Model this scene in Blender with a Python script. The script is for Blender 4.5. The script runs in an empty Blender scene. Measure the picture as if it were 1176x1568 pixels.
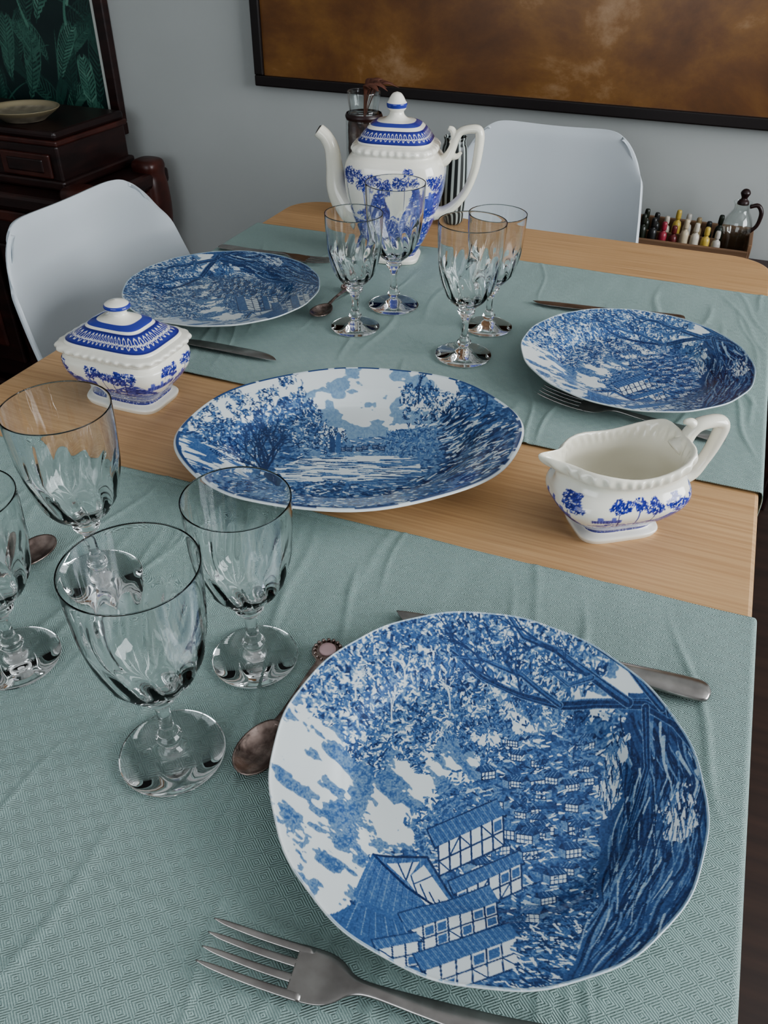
import bpy, bmesh, numpy as np, math
from mathutils import Matrix, Vector
ZT=0.75
rad=math.radians
# ---- calibrated camera (metres; table top = ZT) ----
F_PX,TH,RO,HC=1254.1,rad(37.139),rad(0.614),0.4573
_fw=np.array([0,math.cos(TH),-math.sin(TH)]); _u0=np.array([0,math.sin(TH),math.cos(TH)]); _r0=np.array([1.,0,0])
_r=_r0*math.cos(RO)+_u0*math.sin(RO); _up=-_r0*math.sin(RO)+_u0*math.cos(RO)
YAW=rad(-21.326)
U=np.array([math.cos(YAW),math.sin(YAW)]); V=np.array([-U[1],U[0]])
def uv(u,v): 
    p=u*U+v*V; return float(p[0]),float(p[1])
# ---------------- noise ----------------
_T=np.random.default_rng(3).random((8,256,256))
def vn(x,y,s=0):
    t=_T[s%8]; xi=np.floor(x).astype(int); yi=np.floor(y).astype(int)
    fx=x-xi; fy=y-yi; fx=fx*fx*(3-2*fx); fy=fy*fy*(3-2*fy)
    a=t[xi&255,yi&255]; b=t[(xi+1)&255,yi&255]; c=t[xi&255,(yi+1)&255]; d=t[(xi+1)&255,(yi+1)&255]
    return (a*(1-fx)+b*fx)*(1-fy)+(c*(1-fx)+d*fx)*fy
def fbm(x,y,o=3,s=0):
    r=0;a=1;n=0
    for i in range(o):
        r=r+a*vn(x*2**i+17.3*i,y*2**i+5.1*i,s+i); n+=a; a*=.55
    return r/n
def ss(a,b,x):
    t=np.clip((x-a)/(b-a),0,1); return t*t*(3-2*t)
def dap(X,Y,s,seed,t0):
    q=.55*fbm(X/s,Y/s,3,seed)+.45*fbm(X/(s*.38),Y/(s*.38),2,seed+2)
    return .42*ss(t0-.01,t0+.01,q)+.26*ss(t0+.06,t0+.08,q)+.22*ss(t0+.13,t0+.15,q)
# ---------------- canvas ----------------
class Canvas:
    def __init__(s,x0,y0,x1,y1,sc=2.0):
        s.x0,s.y0,s.sc=x0,y0,sc; s.W=int((x1-x0)*sc); s.H=int((y1-y0)*sc)
        s.Y,s.X=np.mgrid[0:s.H,0:s.W].astype(float); s.X=s.X/sc+x0; s.Y=s.Y/sc+y0
        s.A=np.zeros((s.H,s.W))
    def inside(s,pts,X,Y):
        m=np.zeros(X.shape,bool); n=len(pts)
        for i in range(n):
            x1,y1=pts[i]; x2,y2=pts[(i+1)%n]
            if y1==y2: continue
            c=((y1>Y)!=(y2>Y))&(X<(x2-x1)*(Y-y1)/(y2-y1)+x1); m^=c
        return m
    def mask(s,pts,amp=0,fr=30,seed=0):
        X,Y=s.X,s.Y
        if amp:
            X=X+(fbm(s.X/fr,s.Y/fr,3,seed)-.5)*2*amp; Y=Y+(fbm(s.X/fr+40,s.Y/fr,3,seed+1)-.5)*2*amp
        return s.inside(pts,X,Y)
    def win(s,xa,ya,xb,yb):
        i0=max(0,int((ya-s.y0)*s.sc)-1); i1=min(s.H,int((yb-s.y0)*s.sc)+2); j0=max(0,int((xa-s.x0)*s.sc)-1); j1=min(s.W,int((xb-s.x0)*s.sc)+2)
        if i0>=i1 or j0>=j1: return None
        return slice(i0,i1),slice(j0,j1)
    def poly(s,pts,val):
        xs=[p[0] for p in pts]; ys=[p[1] for p in pts]; w=s.win(min(xs),min(ys),max(xs),max(ys))
        if w is None: return
        m=s.inside(pts,s.X[w],s.Y[w]); s.A[w][m]=val
    def line(s,pts,w0,val,w1=None):
        if w1 is None: w1=w0
        n=len(pts)-1
        for i in range(n):
            (xa,ya),(xb,yb)=pts[i],pts[i+1]; wa=w0+(w1-w0)*i/n; wb=w0+(w1-w0)*(i+1)/n; mw=max(wa,wb)
            w=s.win(min(xa,xb)-mw,min(ya,yb)-mw,max(xa,xb)+mw,max(ya,yb)+mw)
            if w is None: continue
            X,Y=s.X[w],s.Y[w]; L=(xb-xa)**2+(yb-ya)**2+1e-9
            t=np.clip(((X-xa)*(xb-xa)+(Y-ya)*(yb-ya))/L,0,1)
            d=np.hypot(X-xa-t*(xb-xa),Y-ya-t*(yb-ya)); m=d<(wa+(wb-wa)*t)/2; s.A[w][m]=val
    def ell(s,x,y,rx,ry,val):
        w=s.win(x-rx,y-ry,x+rx,y+ry)
        if w is None: return
        m=((s.X[w]-x)/rx)**2+((s.Y[w]-y)/ry)**2<1; s.A[w][m]=val
    def leaves(s,m,n,L0,L1,w,vals,r,a0=0,a1=math.pi):
        ys,xs=np.nonzero(m)
        if len(ys)==0: return
        for k in r.integers(0,len(ys),n):
            x=s.X[ys[k],xs[k]]; y=s.Y[ys[k],xs[k]]; a=r.uniform(a0,a1); l=r.uniform(L0,L1)/2
            s.line([(x-l*math.cos(a),y-l*math.sin(a)),(x+l*math.cos(a),y+l*math.sin(a))],w*r.uniform(.6,1.2),vals[r.integers(len(vals))],w*.5)
    def sample(s,px,py):
        x=np.clip((px-s.x0)*s.sc,0,s.W-1.001); y=np.clip((py-s.y0)*s.sc,0,s.H-1.001)
        xi=x.astype(int); yi=y.astype(int); fx=x-xi; fy=y-yi
        A=s.A; return (A[yi,xi]*(1-fx)+A[yi,xi+1]*fx)*(1-fy)+(A[yi+1,xi]*(1-fx)+A[yi+1,xi+1]*fx)*fy
def house(c,x,y,s,k=1,dark=.72):
    c.poly([(x,y),(x+s*.9*k,y+s*.12),(x+s*.9*k,y+s*.62),(x,y+s*.5)],.08)
    c.poly([(x+s*.9*k,y+s*.12),(x+s*1.3*k,y-s*.05),(x+s*1.3*k,y+s*.45),(x+s*.9*k,y+s*.62)],.5)
    c.poly([(x-s*.08*k,y),(x+s*.3*k,y-s*.38),(x+s*1.12*k,y-s*.3),(x+s*.95*k,y+s*.14)],dark)
    c.poly([(x+s*1.12*k,y-s*.3),(x+s*.9*k,y+s*.14),(x+s*1.35*k,y-s*.02)],.9)
    for a in (.22,.45,.68): c.line([(x+s*a*k,y+s*.08),(x+s*a*k,y+s*.58)],1.3,.85)
    c.line([(x,y+s*.28),(x+s*.9*k,y+s*.38)],1.2,.85)
    c.line([(x,y),(x+s*.9*k,y+s*.12),(x+s*.9*k,y+s*.62),(x,y+s*.5),(x,y)],1.6,.92)
    for j in range(3): c.line([(x+s*(.1+.25*j)*k,y-s*(.02-.02*j)),(x+s*(.4+.22*j)*k,y-s*.33)],.9,.45)
def facade(c,x0,y0,x1,y1,h,n,r,roof=1.0):
    dx,dy=x1-x0,y1-y0; L=math.hypot(dx,dy)
    ox,oy=-h*.55*roof,-h*.8*roof
    P=[(x0-5,y0+3),(x1+5,y1),(x1+ox+8,y1+oy),(x0+ox,y0+oy)]; c.poly(P,.60)
    for j in range(int(L/5)):
        t=j*5/L; c.line([(x0+dx*t,y0+dy*t),(x0+dx*t+ox,y0+dy*t+oy)],1.2,.72 if j%2 else .48)
    c.line([P[0],P[1]],3.2,.93); c.line([P[3],P[2]],2.2,.9); c.line([P[0],P[3]],2.4,.9)
    q=lambda t,s:(x0+dx*t+h*.04*s,y0+dy*t+h*s)
    c.poly([q(0,0),q(1,0),q(1,1),q(0,1)],.05)
    for j in range(n):
        for s_ in (0,.5):
            k=r.random()
            a,b=j/n,(j+1)/n
            if k<.28: c.poly([q(a+.15/n,s_+.08),q(b-.15/n,s_+.08),q(b-.15/n,s_+.42),q(a+.15/n,s_+.42)],.62)
            elif k<.5: c.line([q(a,s_),q(b,s_+.5)],2.2,.85)
            elif k<.62: c.line([q(b,s_),q(a,s_+.5)],2.2,.85)
    for j in range(n+1): c.line([q(j/n,0),q(j/n,1)],2.8,.9)
    for s_ in (.5,1.0): c.line([q(0,s_),q(1,s_)],2.8,.9)
def branch(c,x,y,a,L,w,dep,r,val=.9):
    if dep==0 or w<.6: return
    x2=x+L*math.cos(a); y2=y-L*math.sin(a); c.line([(x,y),(x2,y2)],w,val,w*.75)
    for k in range(2 if r.random()<.6 else 3):
        branch(c,x2,y2,a+r.uniform(-.7,.7),L*r.uniform(.65,.9),w*.68,dep-1,r,val)
def paint_plate():
    c=Canvas(400,925,1100,1550,1.9); X,Y=c.X,c.Y; r=np.random.default_rng(5)
    q=fbm((X*.8+Y*.6)/40,(Y*.8-X*.6)/20,4,1); c.A=.50*ss(.50,.515,q)+.10*ss(.60,.61,q)*(fbm(X/5,Y/5,2,2)>.5)
    fol=[(455,1060),(530,985),(640,930),(760,920),(900,935),(950,1010),(900,1075),(800,1075),(755,1100),(700,1095),(655,1140),(610,1130),(570,1170),(520,1120),(470,1100)]
    m=c.mask(fol,30,26,2); c.A[m]=dap(X,Y,14,3,.44)[m]
    cl=m&(fbm(X/24,Y/20,3,4)>.43)
    c.leaves(m,1800,5,10,3.6,[.5,.5,.62,.06],r); c.leaves(cl,4600,4,8,3.3,[.5,.62,.75,.9,.62,.05],r)
    m=c.mask([(690,1050),(820,1060),(930,1080),(980,1150),(860,1190),(760,1160),(690,1130),(640,1180),(620,1140)],24,22,4); cl=m&(fbm(X/20,Y/20,3,1)>.5)
    c.leaves(m,900,4,9,3.2,[.5,.05,.05,.62],r); c.leaves(cl,1700,4,8,3.2,[.6,.75,.5,.88],r)
    val=[(640,1240),(690,1200),(760,1160),(850,1110),(930,1090),(990,1100),(1010,1300),(960,1420),(900,1540),(640,1540),(500,1430),(560,1370),(560,1300),(630,1290)]
    m=c.mask(val,14,26,5); t=.55+.28*dap(X,Y,12,6,.48); c.A[m]=t[m]
    c.leaves(m,2400,4,12,3.6,[.5,.62,.8,.9,.62,.06],r,-.5,.9); c.leaves(m&(fbm(X/30,Y/20,3,2)<.42),600,6,16,4,[.05,.2,.5],r,-.4,.8)
    P=[(r.uniform(720,920),r.uniform(1120,1450)) for i in range(60)]; P=sorted([p for p in P if p[0]-690>(1250-p[1])*.6],key=lambda p:p[1])
    for x,y in P:
        if r.random()<.4:
            mm=((X-x+4)**2+(Y-y+26)**2)<(r.uniform(8,14))**2; c.line([(x-8,y-10),(x-4,y-34)],3,.85); c.leaves(mm,40,3,6,3,[.66,.8,.9,.5],r)
        house(c,x,y,r.uniform(20,30)*(.8+(y-1150)/600),1 if r.random()<.6 else -1,.6 if r.random()<.4 else .78)
    for k in range(220):
        x,y=P[r.integers(len(P))]; x+=r.uniform(-22,22); y+=r.uniform(8,26); c.line([(x,y),(x+r.uniform(4,12),y-r.uniform(-3,8))],r.uniform(1.6,3.6),[.92,.05,.55,.75][r.integers(4)],1)
    m=c.mask([(655,1205),(700,1165),(760,1225),(765,1300),(640,1290),(615,1240)],8,16,3); c.leaves(m,420,4,9,4,[.62,.55,.75,.5],r)
    facade(c,672,1285,772,1238,46,6,r,.7)
    c.poly([(570,1302),(655,1300),(700,1372),(615,1420),(540,1380)],.60)
    for j in range(12): c.line([(575+j*7,1303),(548+j*9,1382+j*3)],1.2,.74 if j%2 else .48)
    c.poly([(592,1314),(643,1309),(622,1342)],.05); c.poly([(622,1338),(650,1314),(694,1378),(658,1392)],.05)
    c.line([(572,1302),(655,1302)],3.6,.95); c.line([(572,1302),(622,1352),(690,1402)],4.6,.92); c.line([(655,1302),(702,1380)],3.6,.92); c.line([(610,1312),(622,1340)],2.4,.85); c.line([(632,1310),(622,1340)],2.4,.85)
    for k in range(4): c.line([(630+k*14,1332+k*13),(640+k*14,1366+k*8)],2.4,.85)
    c.line([(634,1345),(664,1330)],2.2,.85)
    facade(c,700,1358,800,1312,40,6,r,.6)
    facade(c,628,1432,762,1372,44,7,r,.8)
    m=c.mask([(500,1420),(560,1385),(620,1420),(640,1490),(560,1490)],3,14,2); c.A[m]=(.58+.14*fbm(X/5,Y/2,2,1))[m]
    for k in range(12): c.line([(540+k*7,1390+k*3),(520+k*11,1430+k*5)],1.2,.42 if k%2 else .75)
    facade(c,580,1468,640,1450,40,3,r,.5); facade(c,650,1500,790,1440,50,6,r,.7)
    m=c.mask([(790,1420),(890,1420),(880,1545),(780,1535)],10,20,3); c.leaves(m,300,6,18,3.6,[.6,.7,.9,.9,.06],r,-.2,1.2)
    tr=[(960,1075),(1030,1080),(1100,1150),(1105,1330),(1060,1440),(980,1510),(880,1548),(855,1510),(900,1440),(925,1340),(915,1280),(950,1210),(955,1130)]
    m=c.mask(tr,12,30,6); c.A[m]=(.66+.16*fbm(X/20,Y/20,2,3))[m]
    inn=np.array([(950,1090),(965,1180),(940,1290),(915,1390),(850,1520)],float); out=np.array([(1050,1110),(1095,1230),(1085,1360),(1020,1470),(920,1548)],float)
    for k in range(300):
        o=r.uniform(0,1); t0=r.uniform(0,3.2); t1=t0+r.uniform(.35,1.1); ph=r.uniform(0,6); pts=[]
        for t in np.linspace(t0,min(t1,4),9):
            i=min(int(t),3); f=t-i; p=(inn[i]*(1-f)+inn[i+1]*f)*(1-o)+(out[i]*(1-f)+out[i+1]*f)*o; pts.append((p[0]+6*math.sin(t*5+ph),p[1]))
        c.line(pts,r.uniform(2,6),[.95,.92,.9,.52,.5,.3,.88][r.integers(7)],1)
    for poly_,sd in [([(940,1120),(965,1130),(950,1210),(925,1250),(918,1200)],6),([(1015,1235),(1050,1215),(1068,1270),(1040,1305),(1015,1290)],2)]:
        m=c.mask(poly_,14,12,sd); c.A[m]=.08; c.leaves(m,80,10,24,2.6,[.55,.9],r,1.1,2)
    for pts,w0,w1 in [([(1085,1190),(1030,1120),(985,1090),(940,1083),(860,1072),(800,1055),(740,1030),(690,1000)],19,3),([(960,1085),(900,1040),(850,1005),(800,985),(770,950)],12,3),([(860,1072),(800,1030),(740,1010),(700,1008)],6,2),
        ([(1010,1100),(960,1040),(900,1000),(870,960)],9,2),([(905,1045),(870,1050),(830,1020)],6,2),([(1020,1110),(1010,1060),(980,1020),(950,1000)],7,2),([(985,1095),(990,1180),(965,1260)],10,5)]:
        c.line(pts,w0+2.5,.5,w1+2); c.line(pts,w0,.9,w1)
        for k in range(3):
            o=r.uniform(-.28,.28); c.line([(x,y+o*w0) for x,y in pts],1.6,.62,.6)
    for (x,y) in [(800,1055),(850,1005),(740,1012),(900,1040),(960,1040),(700,1000),(870,965),(770,1040),(820,990)]: branch(c,x,y,r.uniform(1.8,2.9),24,3.4,5,r,.85)
    for (x,y) in [(600,1080),(690,1060),(620,1030),(545,1060)]: branch(c,x,y+14,1.6,16,2.8,5,r,.06)
    c.A=np.clip(c.A+(fbm(X/2.2,Y/2.2,2,5)-.5)*.26*(c.A>.2),0,1)
    return c
def paint_platter():
    c=Canvas(260,560,800,810,2.8); X,Y=c.X,c.Y; r=np.random.default_rng(9)
    q=fbm(X/34,Y/20,4,2)
    c.A=.5+.3*dap(X,Y*1.8,9,3,.47); al=X>0; c.leaves(al,3800,4,10,2.0,[.5,.62,.85,.9,.06],r,-.4,.4)
    m=c.mask([(450,560),(680,560),(700,610),(640,690),(470,690),(500,640),(440,600)],9,18,3); c.A[m]=(.42*ss(.52,.535,q))[m]
    m=c.mask([(300,620),(400,585),(490,575),(500,600),(430,615),(400,650),(330,650),(290,672),(285,640)],6,16,1); c.A[m]=0
    m=c.mask([(480,693),(640,688),(650,745),(560,742),(440,735),(420,715)],3,14,3); w=fbm(X/60,Y/3.2,3,5); c.A[m]=np.where(w>.52,.55,.04)[m]; c.leaves(m,160,10,36,1.3,[.6,.85],r,-.06,.06)
    m=c.mask([(270,680),(400,700),(380,735),(290,722)],4,10,3); c.A[m]=np.where(fbm((X+Y)/40,(Y-X*.3)/4,3,5)>.5,.6,.04)[m]
    m=c.mask([(455,655),(520,672),(600,668),(640,690),(480,700),(450,690)],4,12,2); c.A[m]=.5; c.leaves(m,240,4,9,1.8,[.4,.62,.8,.06],r,-.3,.3)
    for pts,n in [([(395,605),(450,585),(500,640),(535,665),(525,692),(470,690),(430,660),(395,650)],1200),([(615,600),(660,592),(705,620),(705,655),(650,668),(620,640)],800),([(290,650),(350,605),(400,620),(425,690),(390,720),(330,705)],1700)]:
        m=c.mask(pts,12,12,2); cl=m&(fbm(X/9,Y/7,3,3)>.42); c.leaves(cl,n,2.5,5,2.1,[.6,.75,.9,.9,.5,.06],r)
    for a in (1.0,1.3,1.6,1.9,2.2,2.6): branch(c,405,722,a,23,4.0,6,r,.92)
    c.line([(430,742),(408,728),(404,700),(396,670)],7,.92,3)
    for (x,y,a) in [(520,690,2.2),(680,640,.8),(735,650,1.8),(740,640,1.2),(640,620,1.5),(700,660,2.4)]: branch(c,x,y,a,14,2.4,5,r,.92)
    for k in range(8): house(c,520+k*12+r.uniform(-3,3),682+r.uniform(-3,3),10)
    c.poly([(505,692),(505,672),(509,664),(513,672),(513,692)],.8); c.poly([(514,692),(514,668),(518,660),(522,668),(522,692)],.62)
    m=c.mask([(590,660),(680,650),(700,690),(640,700),(590,695)],5,14,1); c.A[m]=.55; c.leaves(m,400,3,6,2.0,[.6,.8,.4],r)
    m=c.mask([(660,645),(740,630),(790,670),(765,740),(640,775),(620,745),(690,705)],8,20,1); c.A[m]=.72; c.leaves(m,1000,8,20,2.6,[.92,.9,.5,.6,.07],r,-.7,-.1)
    m=c.mask([(410,748),(500,735),(640,750),(700,745),(690,770),(560,792),(420,780)],6,16,1); c.A[m]=(.5+.3*dap(X,Y*1.5,7,2,.5))[m]; c.leaves(m,700,4,11,2.2,[.9,.6,.06,.8],r,-.3,.3)
    c.A=np.clip(c.A+(fbm(X/2,Y/2,2,5)-.5)*.15*(c.A>.2),0,1); return c
def ramp(v,stops):
    v=np.ravel(v); xs=[s[0] for s in stops]; return np.stack([np.interp(v,xs,[s[1][k] for s in stops]) for k in range(3)],-1)
R_PLATE=[(0,(.72,.76,.76)),(.35,(.27,.40,.52)),(.6,(.050,.130,.31)),(.85,(.018,.048,.155)),(1,(.007,.018,.07))]
R_POT=[(0,(.82,.79,.70)),(.35,(.25,.29,.58)),(.6,(.060,.085,.42)),(.85,(.018,.024,.22)),(1,(.010,.012,.11))]
def paint_pot(Wm,Hm,seed,hl=.36,ty0=.62,ty1=.82):
    c=Canvas(0,0,Wm,Hm,3.4); X,Y=c.X,c.Y; r=np.random.default_rng(seed)
    hill=Hm*(hl+.30*(fbm(X/28,X*0,2,seed)-.5)*2); g=Y<hill
    c.A[g]=(.52+.34*dap(X,Y*1.6,7,seed,.45))[g]; c.leaves(g,int(Wm*Hm*.09),2,6,1.3,[.85,.92,.6,.04,.5,.7],r,-.5,.5)
    w=(np.abs(Y-Hm*hl*.72)<Hm*.035)&(fbm(X/26,Y/9,2,seed+3)>.48); c.A[w]=.05; c.leaves(w,int(Wm*.5),4,10,.7,[.6],r,-.05,.05)
    x=r.uniform(2,8)
    while x<Wm:
        k=r.random()
        if k<.3:
            hh=Hm*r.uniform(.14,.22); ww=r.uniform(9,16); y0=Hm*hl*.92; c.poly([(x,y0),(x+ww,y0),(x+ww,y0+hh*.6),(x+ww*.6,y0+hh*.6),(x+ww*.5,y0+hh),(x+ww*.25,y0+hh),(x+ww*.25,y0+hh*.5),(x,y0+hh*.5)],.52)
            for j in range(7): c.line([(x+ww*j/7,y0),(x+ww*j/7,y0+hh*.5)],.7,.85)
            x+=ww*.8
        else:
            ty=Hm*r.uniform(ty0,ty1); R=min(r.uniform(.13,.20)*Hm,13)
            c.line([(x,Hm*.3),(x+r.uniform(-2,2),ty)],1.4,.92,.7)
            for j in range(9):
                a=r.uniform(0,6.28); q=r.uniform(.2,1.25); cx=x+R*q*math.cos(a); cy=ty+R*.7*q*math.sin(a)
                if cy>Hm*.97: continue
                m=((X-cx)**2+(Y-cy)**2)<(R*.48)**2; c.leaves(m,int(14+R*3.4),1.3,2.8,1.25,[.9,.85,.62,.75,.9,.05],r)
            x+=r.uniform(R*1.3,R*2.3)+3
    b=Y<Hm*.13; c.A[b]=.85; c.leaves(b,int(Wm*1.0),1,2.5,.9,[.05,.5],r); c.line([(0,Hm*.14),(Wm,Hm*.14)],.9,.03)
    return c
# ---------------- mesh builder ----------------
class MB:
    def __init__(s): s.V=[];s.F=[];s.M=[];s.C=[];s.n=0;s.S=[]
    def add(s,Vv,Ff,mat=0,col=None,smooth=True):
        Vv=np.asarray(Vv,float); s.V.append(Vv)
        if isinstance(Ff,np.ndarray): fl=(Ff+s.n).tolist()
        else: fl=[[i+s.n for i in f] for f in Ff]
        s.F+=fl; s.M+= (list(mat) if hasattr(mat,'__len__') else [mat]*len(fl)); s.S+=[smooth]*len(fl)
        if col is None: col=np.full((len(Vv),3),.8)
        col=np.asarray(col,float)
        if col.ndim==1: col=np.tile(col,(len(Vv),1))
        s.C.append(col); s.n+=len(Vv); return s
    def build(s,name,mats,loc=(0,0,0),rz=0,col=True):
        me=bpy.data.meshes.new(name); Vv=np.concatenate(s.V)
        me.from_pydata(Vv.tolist(),[],s.F); 
        for m in mats: me.materials.append(m)
        me.polygons.foreach_set('material_index',np.array(s.M,dtype=np.int32)); me.polygons.foreach_set('use_smooth',np.array(s.S,dtype=bool))
        if col:
            C=np.concatenate(s.C); C=np.concatenate([C,np.ones((len(C),1))],1).astype(np.float32)
            a=me.color_attributes.new('Col','FLOAT_COLOR','POINT'); a.data.foreach_set('color',C.ravel())
        me.update(); o=bpy.data.objects.new(name,me); bpy.context.scene.collection.objects.link(o)
        o.location=loc; o.rotation_euler=(0,0,rz); return o
def gridF(nr,nc,wrap=True):
    i=np.arange(nr-1)[:,None]; j=np.arange(nc if wrap else nc-1)[None,:]; j2=(j+1)%nc
    return np.stack([i*nc+j,i*nc+j2,(i+1)*nc+j2,(i+1)*nc+j],-1).reshape(-1,4)
def cat(P,m):
    P=np.asarray(P,float); n=len(P); Q=np.vstack([2*P[0]-P[1],P,2*P[-1]-P[-2]]); out=[]
    for i in range(n-1):
        p0,p1,p2,p3=Q[i:i+4]
        for t in np.arange(m)/m:
            out.append(.5*((2*p1)+(-p0+p2)*t+(2*p0-5*p1+4*p2-p3)*t*t+(-p0+3*p1-3*p2+p3)*t**3))
    out.append(P[-1]); return np.array(out)
def rings(mb,st,nc=96,mat=0,colf=None,cap0=True,cap1=True,mod=None,ph=0):
    """st rows: z,a,b,n"""
    st=np.asarray(st,float); th=np.linspace(0,2*math.pi,nc,endpoint=False)+ph
    z=st[:,0][:,None]+0*th; a=np.maximum(st[:,1],1e-5)[:,None]; b=np.maximum(st[:,2],1e-5)[:,None]; n=st[:,3][:,None]
    c,s=np.cos(th)[None],np.sin(th)[None]
    r=(np.abs(c/a)**n+np.abs(s/b)**n)**(-1/n); x=r*c; y=r*s
    if mod: x,y,z=mod(x,y,z,np.broadcast_to(th,x.shape))
    Vv=np.stack([x,y,z],-1).reshape(-1,3)
    col=None
    if colf is not None: col=colf(np.broadcast_to(th,x.shape).ravel(),Vv,np.repeat(np.arange(len(st)),nc))
    F=gridF(len(st),nc).tolist()
    if cap0: F.append(list(range(nc))[::-1])
    if cap1: F.append([ (len(st)-1)*nc+k for k in range(nc)])
    mb.add(Vv,F,mat,col); return mb
def tube(mb,pts,radii,m=6,nc=20,mat=0,col=None,ratio=1.0,upv=(0,1,0),cap=True):
    P=cat([list(p)+[r] for p,r in zip(pts,radii)],m); C=P[:,:3]; R=P[:,3]
    T=np.gradient(C,axis=0); T/=np.linalg.norm(T,axis=1)[:,None]; up=np.array(upv,float)
    th=np.linspace(0,2*math.pi,nc,endpoint=False); Vs=[]
    for c_,t,r_ in zip(C,T,R):
        s=up-t*(up@t); s/=np.linalg.norm(s)+1e-9; b=np.cross(t,s)
        Vs.append(c_+r_*(np.cos(th)[:,None]*s*ratio+np.sin(th)[:,None]*b))
    F=gridF(len(C),nc).tolist()
    if cap: F.append(list(range(nc))[::-1]); F.append([(len(C)-1)*nc+k for k in range(nc)])
    mb.add(np.concatenate(Vs),F,mat,col); return mb
def box(mb,c,s,bev=.004,mat=0,rz=0,col=None,seg=2,taper=None):
    bm=bmesh.new(); bmesh.ops.create_cube(bm,size=1)
    for v in bm.verts:
        k=1 if not taper or v.co.z>0 else taper
        v.co=Vector((v.co.x*s[0]*k,v.co.y*s[1]*k,v.co.z*s[2]))
    if bev: bmesh.ops.bevel(bm,geom=bm.edges[:],offset=bev,segments=seg,affect='EDGES',profile=.5)
    bm.verts.index_update(); R=Matrix.Rotation(rz,3,'Z')
    Vv=[tuple(R@v.co+Vector(c)) for v in bm.verts]; F=[[v.index for v in f.verts] for f in bm.faces]; bm.free()
    mb.add(Vv,F,mat,col,smooth=False); return mb
# ---------------- materials ----------------
def mat(name,col=(.5,.5,.5),rough=.5,metal=0,attr=False,**kw):
    m=bpy.data.materials.new(name); m.use_nodes=True; nt=m.node_tree; b=nt.nodes['Principled BSDF']
    b.inputs['Base Color'].default_value=(*col,1); b.inputs['Roughness'].default_value=rough; b.inputs['Metallic'].default_value=metal
    if attr:
        a=nt.nodes.new('ShaderNodeAttribute'); a.attribute_name='Col'; nt.links.new(a.outputs['Color'],b.inputs['Base Color'])
    return m
def N(nt,t,**kw):
    n=nt.nodes.new(t)
    for k,v in kw.items():
        if k=='operation': setattr(n,k,v)
        else: n.inputs[k].default_value=v
    return n
def cramp(nt,stops):
    r=nt.nodes.new('ShaderNodeValToRGB'); e=r.color_ramp.elements
    while len(e)<len(stops): e.new(.5)
    for i,(p,c) in enumerate(stops): e[i].position=p; e[i].color=(*c,1)
    return r
def noise_mat(name,stops,scale=5,rough=.6,vec=(1,1,1),rot=0,detail=6,bump=0,dist=0,nr=.5,metal=0):
    m=mat(name,(.5,.5,.5),rough,metal); nt=m.node_tree; b=nt.nodes['Principled BSDF']
    tc=nt.nodes.new('ShaderNodeTexCoord'); mp=N(nt,'ShaderNodeMapping'); mp.inputs['Scale'].default_value=vec; mp.inputs['Rotation'].default_value=(0,0,rot)
    n=N(nt,'ShaderNodeTexNoise',Scale=scale,Detail=detail,Distortion=dist,Roughness=nr); r=cramp(nt,stops)
    nt.links.new(tc.outputs['Object'],mp.inputs[0]); nt.links.new(mp.outputs[0],n.inputs['Vector']); nt.links.new(n.outputs[0],r.inputs[0]); nt.links.new(r.outputs[0],b.inputs['Base Color'])
    if bump:
        bp=N(nt,'ShaderNodeBump',Strength=bump,Distance=.002); nt.links.new(n.outputs[0],bp.inputs['Height']); nt.links.new(bp.outputs[0],b.inputs['Normal'])
    return m
M_china=mat('transferware_china',rough=.15,attr=True); M_china.node_tree.nodes['Principled BSDF'].inputs['Coat Weight'].default_value=.3
M_china.node_tree.nodes['Principled BSDF'].inputs['Coat Roughness'].default_value=.06
M_paint=mat('painted_surface',rough=.35,attr=True)
M_steel=noise_mat('brushed_steel',[(.3,(.28,.26,.25)),(.7,(.44,.42,.40))],scale=60,rough=.24,metal=.95)
M_steel2=noise_mat('tarnished_silver',[(.35,(.10,.07,.06)),(.6,(.36,.28,.25)),(.8,(.55,.45,.4))],scale=70,rough=.24,metal=.85,bump=.6)
M_pink=mat('enamel_pink',(.6,.42,.42),.2)
def glass_mats():
    g=mat('cut_crystal',(.99,1,.995),0.0); b=g.node_tree.nodes['Principled BSDF']; b.inputs['Transmission Weight'].default_value=1; b.inputs['IOR'].default_value=1.47
    t=bpy.data.materials.new('thin_crystal'); t.use_nodes=True; nt=t.node_tree; nt.nodes.clear()
    o=nt.nodes.new('ShaderNodeOutputMaterial'); mx=nt.nodes.new('ShaderNodeMixShader'); tr=nt.nodes.new('ShaderNodeBsdfTransparent'); tr.inputs[0].default_value=(.965,.98,.975,1)
    gl=nt.nodes.new('ShaderNodeBsdfGlossy'); gl.inputs['Roughness'].default_value=.02; lw=nt.nodes.new('ShaderNodeLayerWeight'); lw.inputs['Blend'].default_value=.5
    pw=N(nt,'ShaderNodeMath',operation='POWER'); pw.inputs[1].default_value=3.2; ml=N(nt,'ShaderNodeMath',operation='MULTIPLY_ADD'); ml.inputs[1].default_value=.7; ml.inputs[2].default_value=.05
    nt.links.new(lw.outputs['Facing'],pw.inputs[0]); nt.links.new(pw.outputs[0],ml.inputs[0])
    nt.links.new(ml.outputs[0],mx.inputs[0]); nt.links.new(tr.outputs[0],mx.inputs[1]); nt.links.new(gl.outputs[0],mx.inputs[2]); nt.links.new(mx.outputs[0],o.inputs[0])
    return g,t
M_glass,M_thin=glass_mats()
M_wall=noise_mat('painted_wall',[(.3,(.40,.415,.405)),(.7,(.43,.445,.435))],scale=3,rough=.85)
M_ceil=mat('ceiling_paint',(.75,.75,.74),.9)
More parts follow.
